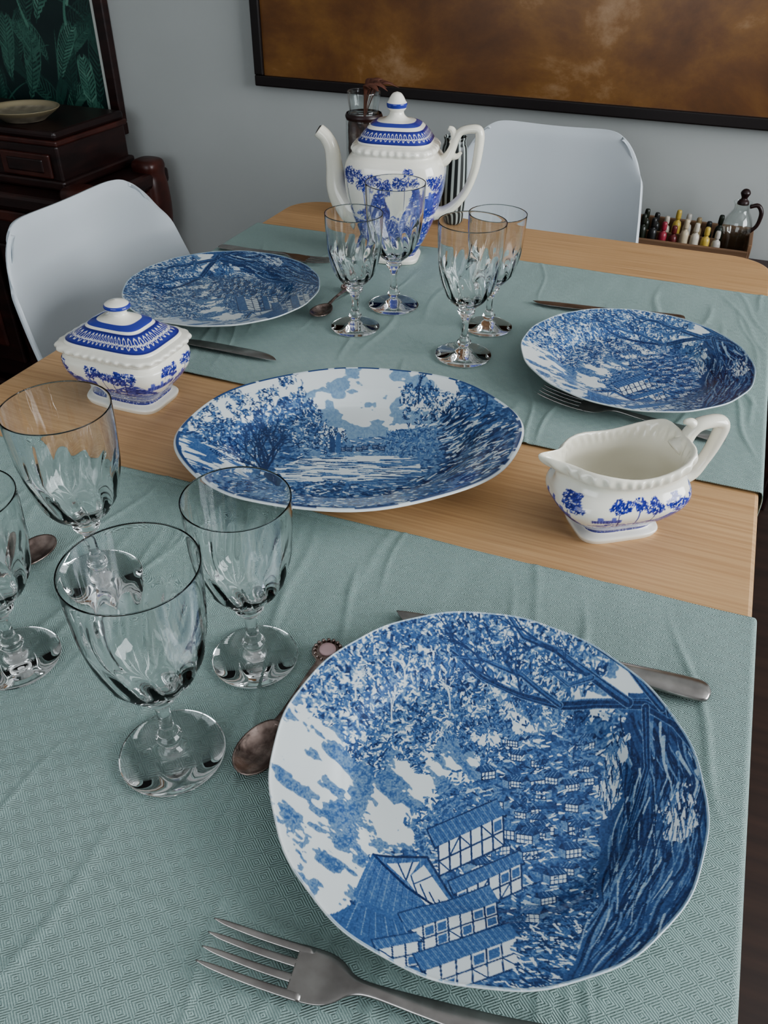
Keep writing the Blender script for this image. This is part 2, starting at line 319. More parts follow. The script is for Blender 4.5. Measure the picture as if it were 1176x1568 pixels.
M_floor=noise_mat('dark_floorboards',[(.3,(.025,.014,.011)),(.7,(.05,.026,.018))],scale=3,rough=.45,vec=(1,12,1))
M_oak=noise_mat('oak_veneer',[(.25,(.43,.25,.125)),(.5,(.54,.335,.175)),(.75,(.63,.41,.225))],scale=9,rough=.40,vec=(.7,34,1),detail=8,dist=.15,bump=.12)
M_dark=noise_mat('dark_lacquer_wood',[(.3,(.010,.004,.004)),(.6,(.026,.009,.008)),(.8,(.055,.018,.013))],scale=9,rough=.35,vec=(1,1,4),bump=.4)
M_red=noise_mat('carved_redwood',[(.3,(.022,.006,.005)),(.7,(.085,.022,.015))],scale=14,rough=.35,bump=.5)
M_shell=mat('white_moulded_plastic',(.60,.645,.68),.38)
M_leg=mat('beech_leg',(.5,.33,.18),.5)
M_frame=mat('black_frame',(.012,.008,.008),.35)
M_gold=mat('brass',(.5,.36,.16),.35,.8)
def cloth():
    m=mat('sage_linen_damask',(.3,.4,.37),.95); nt=m.node_tree; b=nt.nodes['Principled BSDF']; L=nt.links.new
    b.inputs['Sheen Weight'].default_value=.1
    tc=nt.nodes.new('ShaderNodeTexCoord'); sp=nt.nodes.new('ShaderNodeSeparateXYZ'); L(tc.outputs['Object'],sp.inputs[0])
    def M(op,a,bv=None):
        n=N(nt,'ShaderNodeMath',operation=op)
        if isinstance(a,(int,float)): n.inputs[0].default_value=a
        else: L(a,n.inputs[0])
        if bv is not None:
            if isinstance(bv,(int,float)): n.inputs[1].default_value=bv
            else: L(bv,n.inputs[1])
        return n.outputs[0]
    px=M('PINGPONG',sp.outputs[0],.0085); py=M('PINGPONG',sp.outputs[1],.0065)
    s=M('ADD',M('MULTIPLY',px,.8),py); w=M('MULTIPLY',M('PINGPONG',s,.00085),1/.00085)
    nz=N(nt,'ShaderNodeTexNoise',Scale=1100.,Detail=2.); L(tc.outputs['Object'],nz.inputs['Vector'])
    n2=N(nt,'ShaderNodeTexNoise',Scale=9.,Detail=4.); L(tc.outputs['Object'],n2.inputs['Vector'])
    h=M('ADD',M('MULTIPLY',w,.8),M('MULTIPLY',nz.outputs[0],.9))
    k=M('ADD',M('MULTIPLY',w,.36),M('ADD',M('MULTIPLY',nz.outputs[0],.42),M('MULTIPLY',n2.outputs[0],.20)))
    r=cramp(nt,[(.22,(.235,.335,.315)),(.75,(.405,.525,.495))]); L(k,r.inputs[0]); L(r.outputs[0],b.inputs['Base Color'])
    bp=N(nt,'ShaderNodeBump',Strength=.85,Distance=.001); L(h,bp.inputs['Height']); L(bp.outputs[0],b.inputs['Normal'])
    return m
M_cloth=cloth()
# ---------------- room ----------------
UL,UR,VN,VF,HT=-2.7,2.0,-2.0,2.0,2.5
def W3(u,v,z): x,y=uv(u,v); return (x,y,z)
def slab(name,u0,u1,v0,v1,z0,z1,m):
    mb=MB(); c=uv((u0+u1)/2,(v0+v1)/2); box(mb,(0,0,0),(u1-u0,v1-v0,z1-z0),0,0); return mb.build(name,[m],(c[0],c[1],(z0+z1)/2),YAW,col=False)
slab('floor',UL,UR,VN,VF,-.1,0,M_floor); slab('ceiling',UL,UR,VN,VF,HT,HT+.1,M_ceil)
slab('wall_back',UL-.1,UR+.1,VF,VF+.1,0,HT,M_wall); slab('wall_left',UL-.1,UL,VN,VF,0,HT,M_wall)
def wall_window(name,along,fixed,lo,hi,w0,w1,z0,z1,idx):
    mb=MB(); mf=MB()
    def bxu(m_,a0,a1,zz0,zz1,t0,t1,mt=0):
        if along=='v': c=uv((t0+t1)/2,(a0+a1)/2); box(m_,(c[0],c[1],(zz0+zz1)/2),(abs(t1-t0),a1-a0,zz1-zz0),0,mt,YAW)
        else: c=uv((a0+a1)/2,(t0+t1)/2); box(m_,(c[0],c[1],(zz0+zz1)/2),(a1-a0,abs(t1-t0),zz1-zz0),0,mt,YAW)
    s=.1 if fixed>0 else -.1
    for a0,a1,b0,b1 in [(lo,w0,0,HT),(w1,hi,0,HT),(w0,w1,0,z0),(w0,w1,z1,HT)]: bxu(mb,a0,a1,b0,b1,fixed,fixed+s)
    mb.build(name,[M_wall],col=False)
    for a0,a1,b0,b1 in [(w0,w0+.05,z0,z1),(w1-.05,w1,z0,z1),(w0,w1,z0,z0+.05),(w0,w1,z1-.05,z1),((w0+w1)/2-.03,(w0+w1)/2+.03,z0,z1)]: bxu(mf,a0,a1,b0,b1,fixed+s*.2,fixed+s*.7)
    mf.build('window_%d'%idx,[M_ceil],col=False)
wall_window('wall_right','v',UR,VN,VF,-.1,1.7,.85,2.2,1)
wall_window('wall_near','u',VN,UL,UR,-1.8,.4,.85,2.2,2)  # near window is an added opening, made to house the fill light
def area(name,loc,target,sx,sy,p,col):
    l=bpy.data.lights.new(name,'AREA'); l.shape='RECTANGLE'; l.size=sx; l.size_y=sy; l.energy=p; l.color=col
    o=bpy.data.objects.new(name,l); bpy.context.scene.collection.objects.link(o); o.location=loc
    d=Vector(target)-Vector(loc); o.rotation_euler=d.to_track_quat('-Z','Y').to_euler(); return o
area('window_light_right',W3(UR+.12,.8,1.55),W3(0,.8,1.3),1.75,1.3,74,(.94,.97,1))
area('window_light_near',W3(-.7,VN-.12,1.55),W3(-.7,0,1.3),2.1,1.3,22,(.90,.95,1))  # added fill light behind the camera, placed at the made-up near window
w=bpy.data.worlds.new('daylight'); bpy.context.scene.world=w; w.use_nodes=True
w.node_tree.nodes['Background'].inputs[0].default_value=(.82,.91,1,1); w.node_tree.nodes['Background'].inputs[1].default_value=1.2
# ---------------- table ----------------
TU0,TU1,TV0,TV1=-.722,.103,-.03,1.406
def rrect(u0,u1,v0,v1,r,n=10):
    P=[]
    for cu,cv,a in [(u1-r,v1-r,0),(u0+r,v1-r,90),(u0+r,v0+r,180),(u1-r,v0+r,270)]:
        for k in range(n+1): t=rad(a+90*k/n); P.append((cu+r*math.cos(t),cv+r*math.sin(t)))
    return P
def table():
    mb=MB(); cu,cv=(TU0+TU1)/2,(TV0+TV1)/2; hw,hl=(TU1-TU0)/2,(TV1-TV0)/2; L=[]
    for off,z in [(.02,-.026),(.004,-.024),(0,-.018),(0,-.004),(.001,-.0012),(.004,0)]:
        L.append([(x,y,z) for x,y in rrect(-hw+off,hw-off,-hl+off,hl-off,.06)])
    nc=len(L[0]); Vv=[p for l in L for p in l]; F=gridF(len(L),nc).tolist(); F.append([(len(L)-1)*nc+k for k in range(nc)]); F.append(list(range(nc))[::-1])
    mb.add(Vv,F,0,smooth=False)
    box(mb,(0,hl-.12,-.055),(2*hw-.2,.02,.055),.002); box(mb,(0,-hl+.12,-.055),(2*hw-.2,.02,.055),.002)
    box(mb,(hw-.1,0,-.055),(.02,2*hl-.22,.055),.002); box(mb,(-hw+.1,0,-.055),(.02,2*hl-.22,.055),.002)
    for sx in(-1,1):
        for sy in(-1,1): box(mb,(sx*(hw-.09),sy*(hl-.1),-.3885),(.05,.05,.723),.006,taper=.6)
    x,y=uv(cu,cv); return mb.build('dining_table',[M_oak],(x,y,ZT),YAW,col=False)
table()
def runner(v0,v1,seed,skew=0,nk=46):
    dr=.035; nu,nv=560,320; s=np.linspace(TU0-dr,TU1+dr,nu); t=np.linspace(v0,v1,nv); S,T=np.meshgrid(s,t,indexing='ij')
    r=np.random.default_rng(seed); Z=np.full(S.shape,.0014)+.0014*fbm(S/.07,T/.10,3,seed)+.0008*fbm(S/.02,T/.05,2,seed)
    for k in range(nk):
        u0=r.uniform(TU0,TU1); sl=r.uniform(-.35,.15); vc=r.uniform(v0,v1); ext=r.uniform(.03,.12); wd=r.uniform(.0018,.0040); am=r.uniform(.0005,.0016)
        d=S-(u0+sl*(T-vc)+.004*np.sin(T*40+k)); Z+=am*np.exp(-(d/wd)**2)*np.exp(-((T-vc)/ext)**4)
    for v_ in (v0*.35+v1*.65,v0*.7+v1*.3): Z+=.0006*np.exp(-((T-v_)/.003)**2)
    Z=np.clip(.0050-np.logaddexp(0,(.0050-Z)*2500)/2500,.0004,.0050)
    Uo=S.copy(); Zo=Z.copy(); g=.004
    hi=S>TU1; d=S-TU1; Uo=np.where(hi,TU1+g*(1-np.exp(-np.clip(d,0,1)/.004)),Uo); Zo=np.where(hi,Z*np.exp(-np.clip(d,0,1)/.004)-np.clip(d-.002,0,1),Zo)
    lo=S<TU0; d=TU0-S; Uo=np.where(lo,TU0-g*(1-np.exp(-np.clip(d,0,1)/.004)),Uo); Zo=np.where(lo,Z*np.exp(-np.clip(d,0,1)/.004)-np.clip(d-.002,0,1),Zo)
    To=T+skew*S+ .003*(fbm(S/.08,T*0+1,2,2)-.5)
    hem=np.exp(-((T-v0-.008)/.0015)**2)+np.exp(-((v1-.008-T)/.0015)**2); Zo-=.0006*hem*(~hi)*(~lo)
    mb=MB(); mb.add(np.stack([Uo,To,Zo],-1).reshape(-1,3),gridF(nu,nv,False)); o=mb.build('table_runner',[M_cloth],(0,0,ZT),YAW,col=False)
    so=o.modifiers.new('thickness','SOLIDIFY'); so.thickness=.0008; so.offset=-1; return o
runner(.725,1.240,2,0,40); runner(.02,.540,5,.02,70)
ZC=ZT+.0050
# ---------------- plates ----------------
PC=paint_plate(); TC=paint_platter()
def proj(P):
    d=P-np.array([0,0,HC]); z=d@_fw; return 588+F_PX*(d@_r)/z, 784-F_PX*(d@_up)/z
PROF=[(0,.0055),(.04,.0055),(.076,.006),(.088,.0095),(.097,.014),(.115,.019),(.129,.0228),(.1322,.0242)]
UND=[(.1328,.0236),(.131,.0215),(.115,.0155),(.095,.0085),(.078,.0035),(.074,0),(.070,0),(.067,.003),(.0,.003)]
def plate(loc,rot,nr,nc,name='dinner_plate'):
    top=cat(PROF,max(2,nr//(len(PROF)-1)))
    rr=np.linspace(0.0004,.1322,nr); zz=np.interp(rr,top[:,0],top[:,1]); und=cat(UND,3)
    r=np.concatenate([rr,und[:,0]]); z=np.concatenate([zz,und[:,1]]); th=np.linspace(0,2*math.pi,nc,endpoint=False)
    wob=1+.0032*np.sin(th*16)+.002*np.sin(th*5)
    fac=1+(wob[None]-1)*np.clip((r[:,None]-.09)/.04,0,1)
    x=r[:,None]*np.cos(th)*fac; y=r[:,None]*np.sin(th)*fac; zz=z[:,None]+0*th
    px,py=proj(np.stack([x+.064,y+.311,zz*0+.018],-1).reshape(-1,3))
    v=PC.sample(px,py); k=(np.arange(len(r))>=nr).repeat(nc); v=np.where(k,0,v)
    rv=np.repeat(r,nc); v=np.where((rv>.1312)&~k,v*.4,v)
    mb=MB(); mb.add(np.stack([x,y,zz],-1).reshape(-1,3),gridF(len(r),nc),0,ramp(v,R_PLATE)); return mb.build(name,[M_china],loc,rot)
plate((.064,.311,ZC),0,330,1300); plate((.292,.876,ZC),rad(4),170,700); plate((-.223,1.074,ZC),rad(78),170,700)
def platter():
    nr,nc=230,960; a,b=.168,.130
    top=[(0,.006),(.3,.006),(.60,.0065),(.68,.010),(.76,.019),(.82,.0225),(.95,.029),(1,.031)]; und=cat([(1.006,.030),(1,.0275),(.8,.018),(.7,.006),(.6,.002),(.58,0),(.55,0),(.53,.003),(0,.003)],3)
    rr=np.linspace(.003,1,nr); tp=cat(top,20); zz=np.interp(rr,tp[:,0],tp[:,1]); r=np.concatenate([rr,und[:,0]]); z=np.concatenate([zz,und[:,1]]); th=np.linspace(0,2*math.pi,nc,endpoint=False)
    wob=1+.008*np.cos(th*8); fac=1+(wob[None]-1)*np.clip((r[:,None]-.6)/.4,0,1)
    x=a*r[:,None]*np.cos(th)*fac; y=b*r[:,None]*np.sin(th)*fac; zz=z[:,None]+0*th; rot=rad(7); c,s=math.cos(rot),math.sin(rot)
    px,py=proj(np.stack([-.033+c*x-s*y,.692+s*x+c*y,zz*.6+.008],-1).reshape(-1,3)); v=TC.sample(px,py); k=(np.arange(len(r))>=nr).repeat(nc)
    v=np.where(k,0,v); rv=np.repeat(r,nc); tt=np.tile(th,len(r)); v=np.where((rv>.984)&~k,np.where(fbm(tt*14,tt*0,2,1)>.40,.80,.1),v)
    mb=MB(); mb.add(np.stack([x,y,zz],-1).reshape(-1,3),gridF(len(r),nc),0,ramp(v,R_PLATE)); return mb.build('serving_platter',[M_china],(-.033,.692,ZT+.0045),rot)
platter()
# ---------------- teapot & co ----------------
def bodycol(cv,zlo,R):
    def f(th,P,ri):
        v=cv.sample((th%(2*math.pi))*R*1000,(P[:,2]-zlo)*1000); v=np.where((P[:,2]<zlo)|(P[:,2]>zlo+(cv.H-2)/cv.sc/1000),0,v); return ramp(v,R_POT)
    return f
def lidcol(bands,solid,per=6.5):
    def f(th,P,ri):
        z=P[:,2]; v=np.zeros(len(P))
        for z0,z1 in bands:
            h=(z-z0)/(z1-z0); b=(h>0)&(h<1); x=(th*46)%per-per/2; x2=(th*46+per/2)%per-per/2; q=np.hypot(x/2.6,(h-.60)*3.2); q2=np.hypot(x2/2.0,(h-.36)*5)
            pv=np.where((np.abs(q-.62)<.13)|(np.abs(q2-.55)<.17),.05,.80); pv=np.where((h>.90)|(h<.10),.9,pv); v=np.where(b,pv,v)
        for z0,z1 in solid: v=np.where((z>z0)&(z<z1),.74,v)
        return ramp(v,R_POT)
    return f
CR=np.array([.82,.785,.67])
def teapot():
    mb=MB(); body=cat([(0,.038,.033,3.6),(.006,.039,.034,3.6),(.011,.034,.029,3.6),(.018,.038,.033,3.4),(.04,.050,.044,3.2),(.07,.062,.054,3.2),(.10,.070,.061,3.2),(.125,.0725,.063,3.2),(.140,.071,.062,3.2),(.150,.066,.058,3.4),(.156,.060,.053,3.4),(.161,.062,.055,3.4),(.166,.060,.053,3.4),(.169,.053,.046,3.4)],20)
    def mod(x,y,z,th):
        k=np.exp(-((z-.163)/.0045)**2)*.014*np.cos(th*32); return x*(1+k),y*(1+k),z
    rings(mb,body,460,0,bodycol(paint_pot(430,136,4,.64,.74,.90),.011,.068),mod=mod)
    lid=cat([(.168,.052,.045,3.6),(.171,.0535,.0465,3.6),(.175,.051,.044,3.6),(.183,.045,.039,3.6),(.191,.037,.032,3.4),(.195,.030,.026,3),(.198,.018,.017,2.2),(.202,.012,.012,2),(.207,.010,.010,2),(.211,.013,.013,2),(.217,.0145,.0145,2),(.221,.012,.012,2),(.225,.010,.010,2),(.230,.006,.006,2),(.232,.0005,.0005,2)],14)
    rings(mb,lid,460,0,lidcol([(.1725,.188)],[(.1920,.1958),(.2125,.2185)]))
    tube(mb,[(-.05,0,.062),(-.073,0,.075),(-.088,0,.098),(-.092,0,.128),(-.095,0,.152),(-.103,0,.168),(-.114,0,.177)],[.028,.022,.0165,.0125,.011,.010,.0098],8,28,0,CR)
    tube(mb,[(-.1125,0,.1765),(-.1150,0,.178)],[.0075,.0065],2,16,1)  # dark plug on the closed tip, coloured as the shade inside the spout
    tube(mb,[(.060,0,.142),(.072,0,.147),(.080,0,.160),(.086,0,.177),(.094,0,.186),(.112,0,.189),(.1185,0,.183),(.118,0,.160),(.114,0,.132),(.104,0,.105),(.09,0,.086),(.074,0,.074),(.058,0,.070)],[.009,.008,.006,.0055,.0055,.006,.0065,.0065,.006,.006,.007,.008,.010],8,20,0,CR,ratio=1.25)
    tube(mb,[(.080,0,.168),(.084,0,.176),(.080,0,.186),(.074,0,.189)],[.005,.0055,.0045,.003],5,16,0,CR)
    tube(mb,[(.078,0,.152),(.088,0,.152),(.094,0,.158)],[.006,.004,.002],5,16,0,CR)
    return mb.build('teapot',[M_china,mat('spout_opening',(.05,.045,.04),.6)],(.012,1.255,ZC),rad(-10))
teapot()
def sugar():
    mb=MB(); body=cat([(0,.044,.032,4.6),(.005,.045,.033,4.6),(.009,.039,.028,4.2),(.016,.043,.031,4),(.028,.054,.040,3.8),(.042,.0625,.047,3.8),(.054,.0635,.048,4),(.059,.060,.045,4.2),(.062,.059,.044,4.4),(.067,.064,.049,4.6),(.071,.064,.049,4.6),(.073,.058,.043,4.6)],16)
    def mod(x,y,z,th):
        k=np.exp(-((z-.0675)/.004)**2)*.018*np.cos(th*34); return x*(1+k),y*(1+k),z
    rings(mb,body,440,0,bodycol(paint_pot(352,49,12,.58,.76,.90),.009,.056),mod=mod)
    lid=cat([(.071,.057,.042,4.6),(.075,.056,.041,4.6),(.081,.047,.034,4.4),(.089,.034,.024,4.2),(.092,.031,.022,4),(.094,.026,.019,3.4),(.097,.015,.013,2.4),(.100,.010,.009,2),(.104,.010,.009,2),(.107,.014,.013,2),(.110,.0135,.013,2),(.113,.009,.009,2),(.1155,.0005,.0005,2)],14)
    rings(mb,lid,460,0,lidcol([(.0758,.0888)],[(.0912,.0948),(.1068,.1108)],6))
    return mb.build('sugar_bowl',[M_china],(-.283,.815,ZT),YAW)
sugar()
def creamer():
    mb=MB(); out=[(0,.037,.028,4.4),(.005,.038,.029,4.4),(.009,.032,.024,4),(.016,.039,.029,3.6),(.027,.053,.038,3.2),(.038,.061,.044,3),(.047,.060,.044,3),(.057,.053,.039,3),(.064,.050,.038,3.2),(.069,.054,.041,3.4),(.074,.0555,.042,3.4),(.0775,.054,.041,3.4),(.078,.0515,.0385,3.4),(.074,.0495,.0368,3.2),(.060,.0470,.0345,3),(.045,.048,.035,2.8),(.028,.042,.030,2.6),(.014,.030,.020,2.4),(.0085,.016,.011,2.2),(.0075,.001,.001,2)]
    st=cat(out,12); no=(10*12)
    def mod(x,y,z,th):
        k=np.exp(-((z-.072)/.004)**2)*.020*np.cos(th*34); x=x*(1+k); y=y*(1+k)
        h=np.clip((z-.042)/.036,0,1)**1.4; c=np.clip(-x/.05,0,1); lip=np.exp(-(y/.013)**2)*c**2*h
        x=x-.026*lip; y=y*(1-.3*c**2*h); z=z+.006*lip+h*.010*np.clip(x/.05,0,1)**3-h*.004*np.exp(-(x/.025)**2)
        return x,y,z
    pc=bodycol(paint_pot(315,48,23,.56,.74,.90),.009,.05)
    def cf(th,P,ri):
        c=pc(th,P,ri); c[ri>no-30]=CR; return c
    rings(mb,st,420,0,cf,mod=mod,cap1=True)
    tube(mb,[(.046,0,.074),(.054,0,.080),(.059,0,.090),(.066,0,.096),(.081,0,.0975),(.088,0,.092),(.085,0,.074),(.079,0,.058),(.070,0,.045),(.054,0,.040)],[.007,.006,.0055,.0055,.0055,.006,.0055,.005,.006,.007],8,18,0,CR,ratio=1.3)
    tube(mb,[(.062,0,.093),(.056,0,.099),(.050,0,.1)],[.005,.004,.002],5,14,0,CR)
    return mb.build('creamer_jug',[M_china],(.206,.592,ZT),rad(13))
creamer()
# ---------------- wine glasses ----------------
def glass(x,y,H,R,Fo,z0,rz):
    k=H/.1616; q=R/.0384
    prof=[(0,Fo*.985),(.0008,Fo),(.0018,Fo*.985),(.003,Fo*.7),(.005,Fo*.35),(.008,.0075),(.0115,.0052),(.015,.0075),(.0185,.0085),(.022,.0062),(.027,.0048),(.036,.0043),(.045,.0048),(.051,.0065),(.0545,.0095),(.058,.0105),(.0605,.0085),(.064,.0125),(.072,.0215*q),(.083,.0285*q),(.096,.0330*q),(.110,.0356*q),(.125,.0368*q),(.145,.0380*q),(.1608,R),(.1614,R-.0002),(.1614,R-.0005),(.1608,R-.0007),(.145,.0371*q),(.125,.0358*q),(.110,.0343*q),(.096,.0312*q),(.083,.0262*q),(.074,.0182*q),(.069,.0095),(.0678,.0005)]
    st=np.array([(z*k,r,r,2) for z,r in prof]); st=cat(st,5); st[:,3]=2; nout=25*5
    inner=(np.arange(len(st))>nout)[:,None]
    def mod(x,y,z,th):
        zz=z/k; w=ss(.060,.070,zz)*(1-ss(.100,.122,zz))*np.where(inner,0,1); tw=th+(zz-.06)*8; a=np.abs(np.sin(tw*7)); d=1-.060*w*(1-a)
        w2=ss(.024,.03,zz)*(1-ss(.045,.05,zz)); d=d*(1-.10*w2*np.abs(np.cos(th*3)))
        return x*d,y*d,z
    mb=MB(); rings(mb,st,140,0,None,True,True,mod=mod)
    ob=mb.build('wine_glass',[M_glass],(x,y,z0),rz,col=False)
    bm=bmesh.new(); bm.from_mesh(ob.data); bmesh.ops.recalc_face_normals(bm,faces=bm.faces); bm.to_mesh(ob.data); bm.free(); return ob
BIG=(.1616,.0384,.0339); SM=(.1456,.0353,.0311)
for i,(x,y,t) in enumerate([(-.137,.333,BIG),(-.094,.418,SM),(-.232,.502,BIG),(-.269,.414,SM),(-.04,.996,SM),(.01,1.068,BIG),(.095,.918,BIG),(.133,1.001,SM)]): glass(x,y,*t,ZC,i*.7)
# ---------------- cutlery ----------------
def strip(mb,st,m=6,nc=18,mat_=0):
    """st: x,halfwidth,z,halfthick(,yc)"""
    P=cat([list(s)+[0]*(5-len(s)) for s in st],m); th=np.linspace(0,2*math.pi,nc,endpoint=False)
    c=np.sign(np.cos(th))*np.abs(np.cos(th))**.8; s=np.sin(th)
    Vv=np.stack([np.repeat(P[:,0],nc),(P[:,4][:,None]+np.maximum(P[:,1],.0002)[:,None]*c).ravel(),(P[:,2][:,None]+np.maximum(P[:,3],.0001)[:,None]*s).ravel()],-1)
    F=gridF(len(P),nc).tolist(); F.append(list(range(nc))[::-1]); F.append([(len(P)-1)*nc+k for k in range(nc)]); mb.add(Vv,F,mat_)
def fork(end,ang,k=1):
    mb=MB(); strip(mb,[(0,.003,.003,.0008),(.003,.0078,.003,.0012),(.02,.0095,.003,.0014),(.05,.0068,.0035,.0014),(.09,.0045,.005,.0016),(.112,.0036,.006,.0019),(.122,.0052,.0055,.0016),(.130,.0105,.0045,.0012),(.138,.0132,.0035,.001),(.150,.0138,.003,.001),(.154,.0136,.003,.0009)])
    for y in (-.0113,-.0038,.0038,.0113): strip(mb,[(.146,.0024,.003,.0009,y),(.16,.0022,.0032,.0009,y),(.176,.0020,.0045,.0009,y*.99),(.194,.0015,.0075,.0008,y*.98),(.202,.0004,.0095,.0004,y*.98)],5,12)
    o=mb.build('dinner_fork',[M_steel],(*end,ZC),ang,col=False); o.scale=(k,k,k); return o
def knife(end,ang,k=1):
    mb=MB(); strip(mb,[(0,.003,.0045,.0015),(.003,.0085,.0045,.003),(.012,.0105,.0045,.0035),(.04,.0095,.0045,.0035),(.08,.0068,.0045,.0035),(.095,.0058,.0045,.0032),(.1,.0065,.004,.002)])
    strip(mb,[(.098,.006,.0042,.0012,0),(.12,.0088,.004,.0008,.0015),(.18,.0095,.0038,.0007,.0015),(.21,.0085,.0035,.0006,.0008),(.226,.0055,.003,.0005,-.001),(.235,.0006,.003,.0003,-.004)])
    o=mb.build('table_knife',[M_steel],(*end,ZC),ang,col=False); o.scale=(k,k,k); return o
def spoon(end,ang,k=1):
    mb=MB(); P=[(0,.004,.004,.001),(.004,.010,.004,.002),(.011,.0125,.004,.0025),(.018,.0095,.004,.002),(.023,.004,.0045,.0018),(.035,.003,.006,.0016),(.06,.0022,.007,.0015),(.078,.0028,.006,.0016),(.086,.005,.005,.0012)]
    strip(mb,P,6,18,0)
    nu,nv=16,32; u=np.linspace(0,1,nu)[:,None]; t=np.linspace(0,2*math.pi,nv,endpoint=False)[None]
    x=.106+u*.023*np.cos(t); y=u*.0145*np.sin(t)*(1+.12*np.cos(t)); z=.0015+.0062*u**2.2+.0*t
    a=np.stack([x,y,z],-1).reshape(-1,3); b=np.stack([x,y*1.02,z-.0012],-1).reshape(-1,3)
    F=gridF(nu,nv); mb.add(np.concatenate([a,b]),np.concatenate([F,F[:,::-1]+nu*nv,np.stack([(nu-1)*nv+np.arange(nv),(nu-1)*nv+(np.arange(nv)+1)%nv,(nu-1)*nv+(np.arange(nv)+1)%nv+nu*nv,(nu-1)*nv+np.arange(nv)+nu*nv],-1)]),1)
    rings(mb,[(.006,.0065,.0065,2),(.0075,.006,.006,2),(.008,.003,.003,2)],24,2); mb.V[-1][:,0]+=.011
    for k_ in range(16):
        a=k_*math.pi/8; tube(mb,[(.011+.0098*math.cos(a)-.0012,.0098*math.sin(a),.0062),(.011+.0098*math.cos(a),.0098*math.sin(a),.0066),(.011+.0098*math.cos(a)+.0012,.0098*math.sin(a),.0062)],[.0004,.0016,.0004],3,8,0)
    o=mb.build('dessert_spoon',[M_steel2,M_steel2,M_pink],(*end,ZC),ang,col=False); o.scale=(k,k,k); return o
fork((.107,.156),rad(165.2),1.02); fork((.353,.724),rad(152.6)); fork((-.265,1.287),rad(-21))
knife((-.338,.972),rad(-19.9),.94); knife((.397,1.0245),rad(164.3),.86); knife((.2313,.3841),rad(160.8),1)
spoon((-.036,.430),rad(-114),1); spoon((-.050,1.128),rad(-111),.95); spoon((-.335,.43),rad(68),1)
# ---------------- chairs ----------------
def chair(top,fwd_ang):
    """origin under the back top centre; local +x = forward"""
    mb=MB(); st=cat([(.0,.832,.158,.020,.0),(.0015,.826,.168,.023,0),(.005,.812,.176,.027,0),(.010,.77,.186,.036,.0),(.02,.70,.197,.05,0),(.035,.62,.208,.068,0),(.06,.54,.222,.08,.01),(.10,.485,.232,.06,.035),(.16,.455,.235,.03,.055),(.25,.445,.235,.01,.05),(.34,.45,.228,.0,.035),(.42,.458,.215,.0,.02),(.46,.450,.19,.0,.008),(.475,.435,.15,0,.0)],6)
    ns=81; s=np.sin(np.linspace(-math.pi/2,math.pi/2,ns))[None]; tw=ss(.74,.832,st[:,1])[:,None]; X=st[:,0][:,None]+st[:,3][:,None]*np.abs(s)**2.6; Y=st[:,2][:,None]*s
    Z=st[:,1][:,None]+st[:,4][:,None]*np.abs(s)**2.6+tw*(.010*np.abs(s)**2-.045*np.abs(s)**8)
    A=np.stack([X,Y,Z],-1); nr=A.shape[0]; dx=np.gradient(A,axis=0); dy=np.gradient(A,axis=1); nn=np.cross(dx,dy); nn/=np.linalg.norm(nn,axis=2)[...,None]+1e-9
    B=A-nn*.008; F=gridF(nr,ns,False); Vv=np.concatenate([A.reshape(-1,3),B.reshape(-1,3)]); n=nr*ns
    idx=np.arange(n).reshape(nr,ns); loop=np.concatenate([idx[0,:],idx[1:,-1],idx[-1,-2::-1],idx[-2:0:-1,0]]); l2=np.roll(loop,-1)
    E=np.stack([loop,l2,l2+n,loop+n],-1); mb.add(Vv,np.concatenate([F[:,::-1],F+n,E]),0)
    pad=cat([(.430,.17,.18,3.5),(.452,.175,.185,3.5),(.468,.170,.18,3.5),(.474,.15,.16,3.2),(.476,.05,.05,3)],5); rings(mb,pad,60,0); mb.V[-1][:,0]+=.27
    box(mb,(.27,0,.415),(.2,.2,.03),.004,1)
    for sx in(-1,1):
        for sy in(-1,1): tube(mb,[(.27+sx*.09,sy*.09,.42),(.27+sx*.15,sy*.16,.2),(.27+sx*.2,sy*.215,0.006)],[.016,.014,.010],4,14,1)
    o=mb.build('dining_chair',[M_shell,M_leg],(*top,0),fwd_ang,col=False)
    bm=bmesh.new(); bm.from_mesh(o.data); bmesh.ops.recalc_face_normals(bm,faces=bm.faces); bm.to_mesh(o.data); bm.free()
    return o
chair(uv(-.915,1.005),YAW); chair(uv(-.335,1.80),YAW-math.pi/2)
# ---------------- wall art ----------------
M_art=noise_mat('ochre_abstract',[(.30,(.070,.030,.013)),(.46,(.135,.058,.020)),(.58,(.20,.095,.028)),(.68,(.32,.20,.11))],scale=3.4,rough=.3,detail=14,dist=.25,vec=(1,1,1.3),nr=.66)  # brown artwork; palest stop paints window reflections in as tan patches
def framed(u0,u1,z0,z1,fw,dep=.025):
    mb=MB(); cu,cz=(u0+u1)/2,(z0+z1)/2; w,h=u1-u0,z1-z0
    box(mb,(0,0,-h/2+fw/2),(w,dep,fw),.003,0); box(mb,(0,0,h/2-fw/2),(w,dep,fw),.003,0); box(mb,(-w/2+fw/2,0,0),(fw,dep,h-2*fw),.003,0); box(mb,(w/2-fw/2,0,0),(fw,dep,h-2*fw),.003,0)
    box(mb,(0,.003,0),(w-2*fw,dep*.5,h-2*fw),0,1); x,y=uv(cu,VF-dep/2-.001); return mb,(x,y,cz)
mb,l=framed(-1.125,.72,ZT+.072,ZT+.86,.024); mb.build('framed_painting',[M_frame,M_art],l,YAW,col=False)
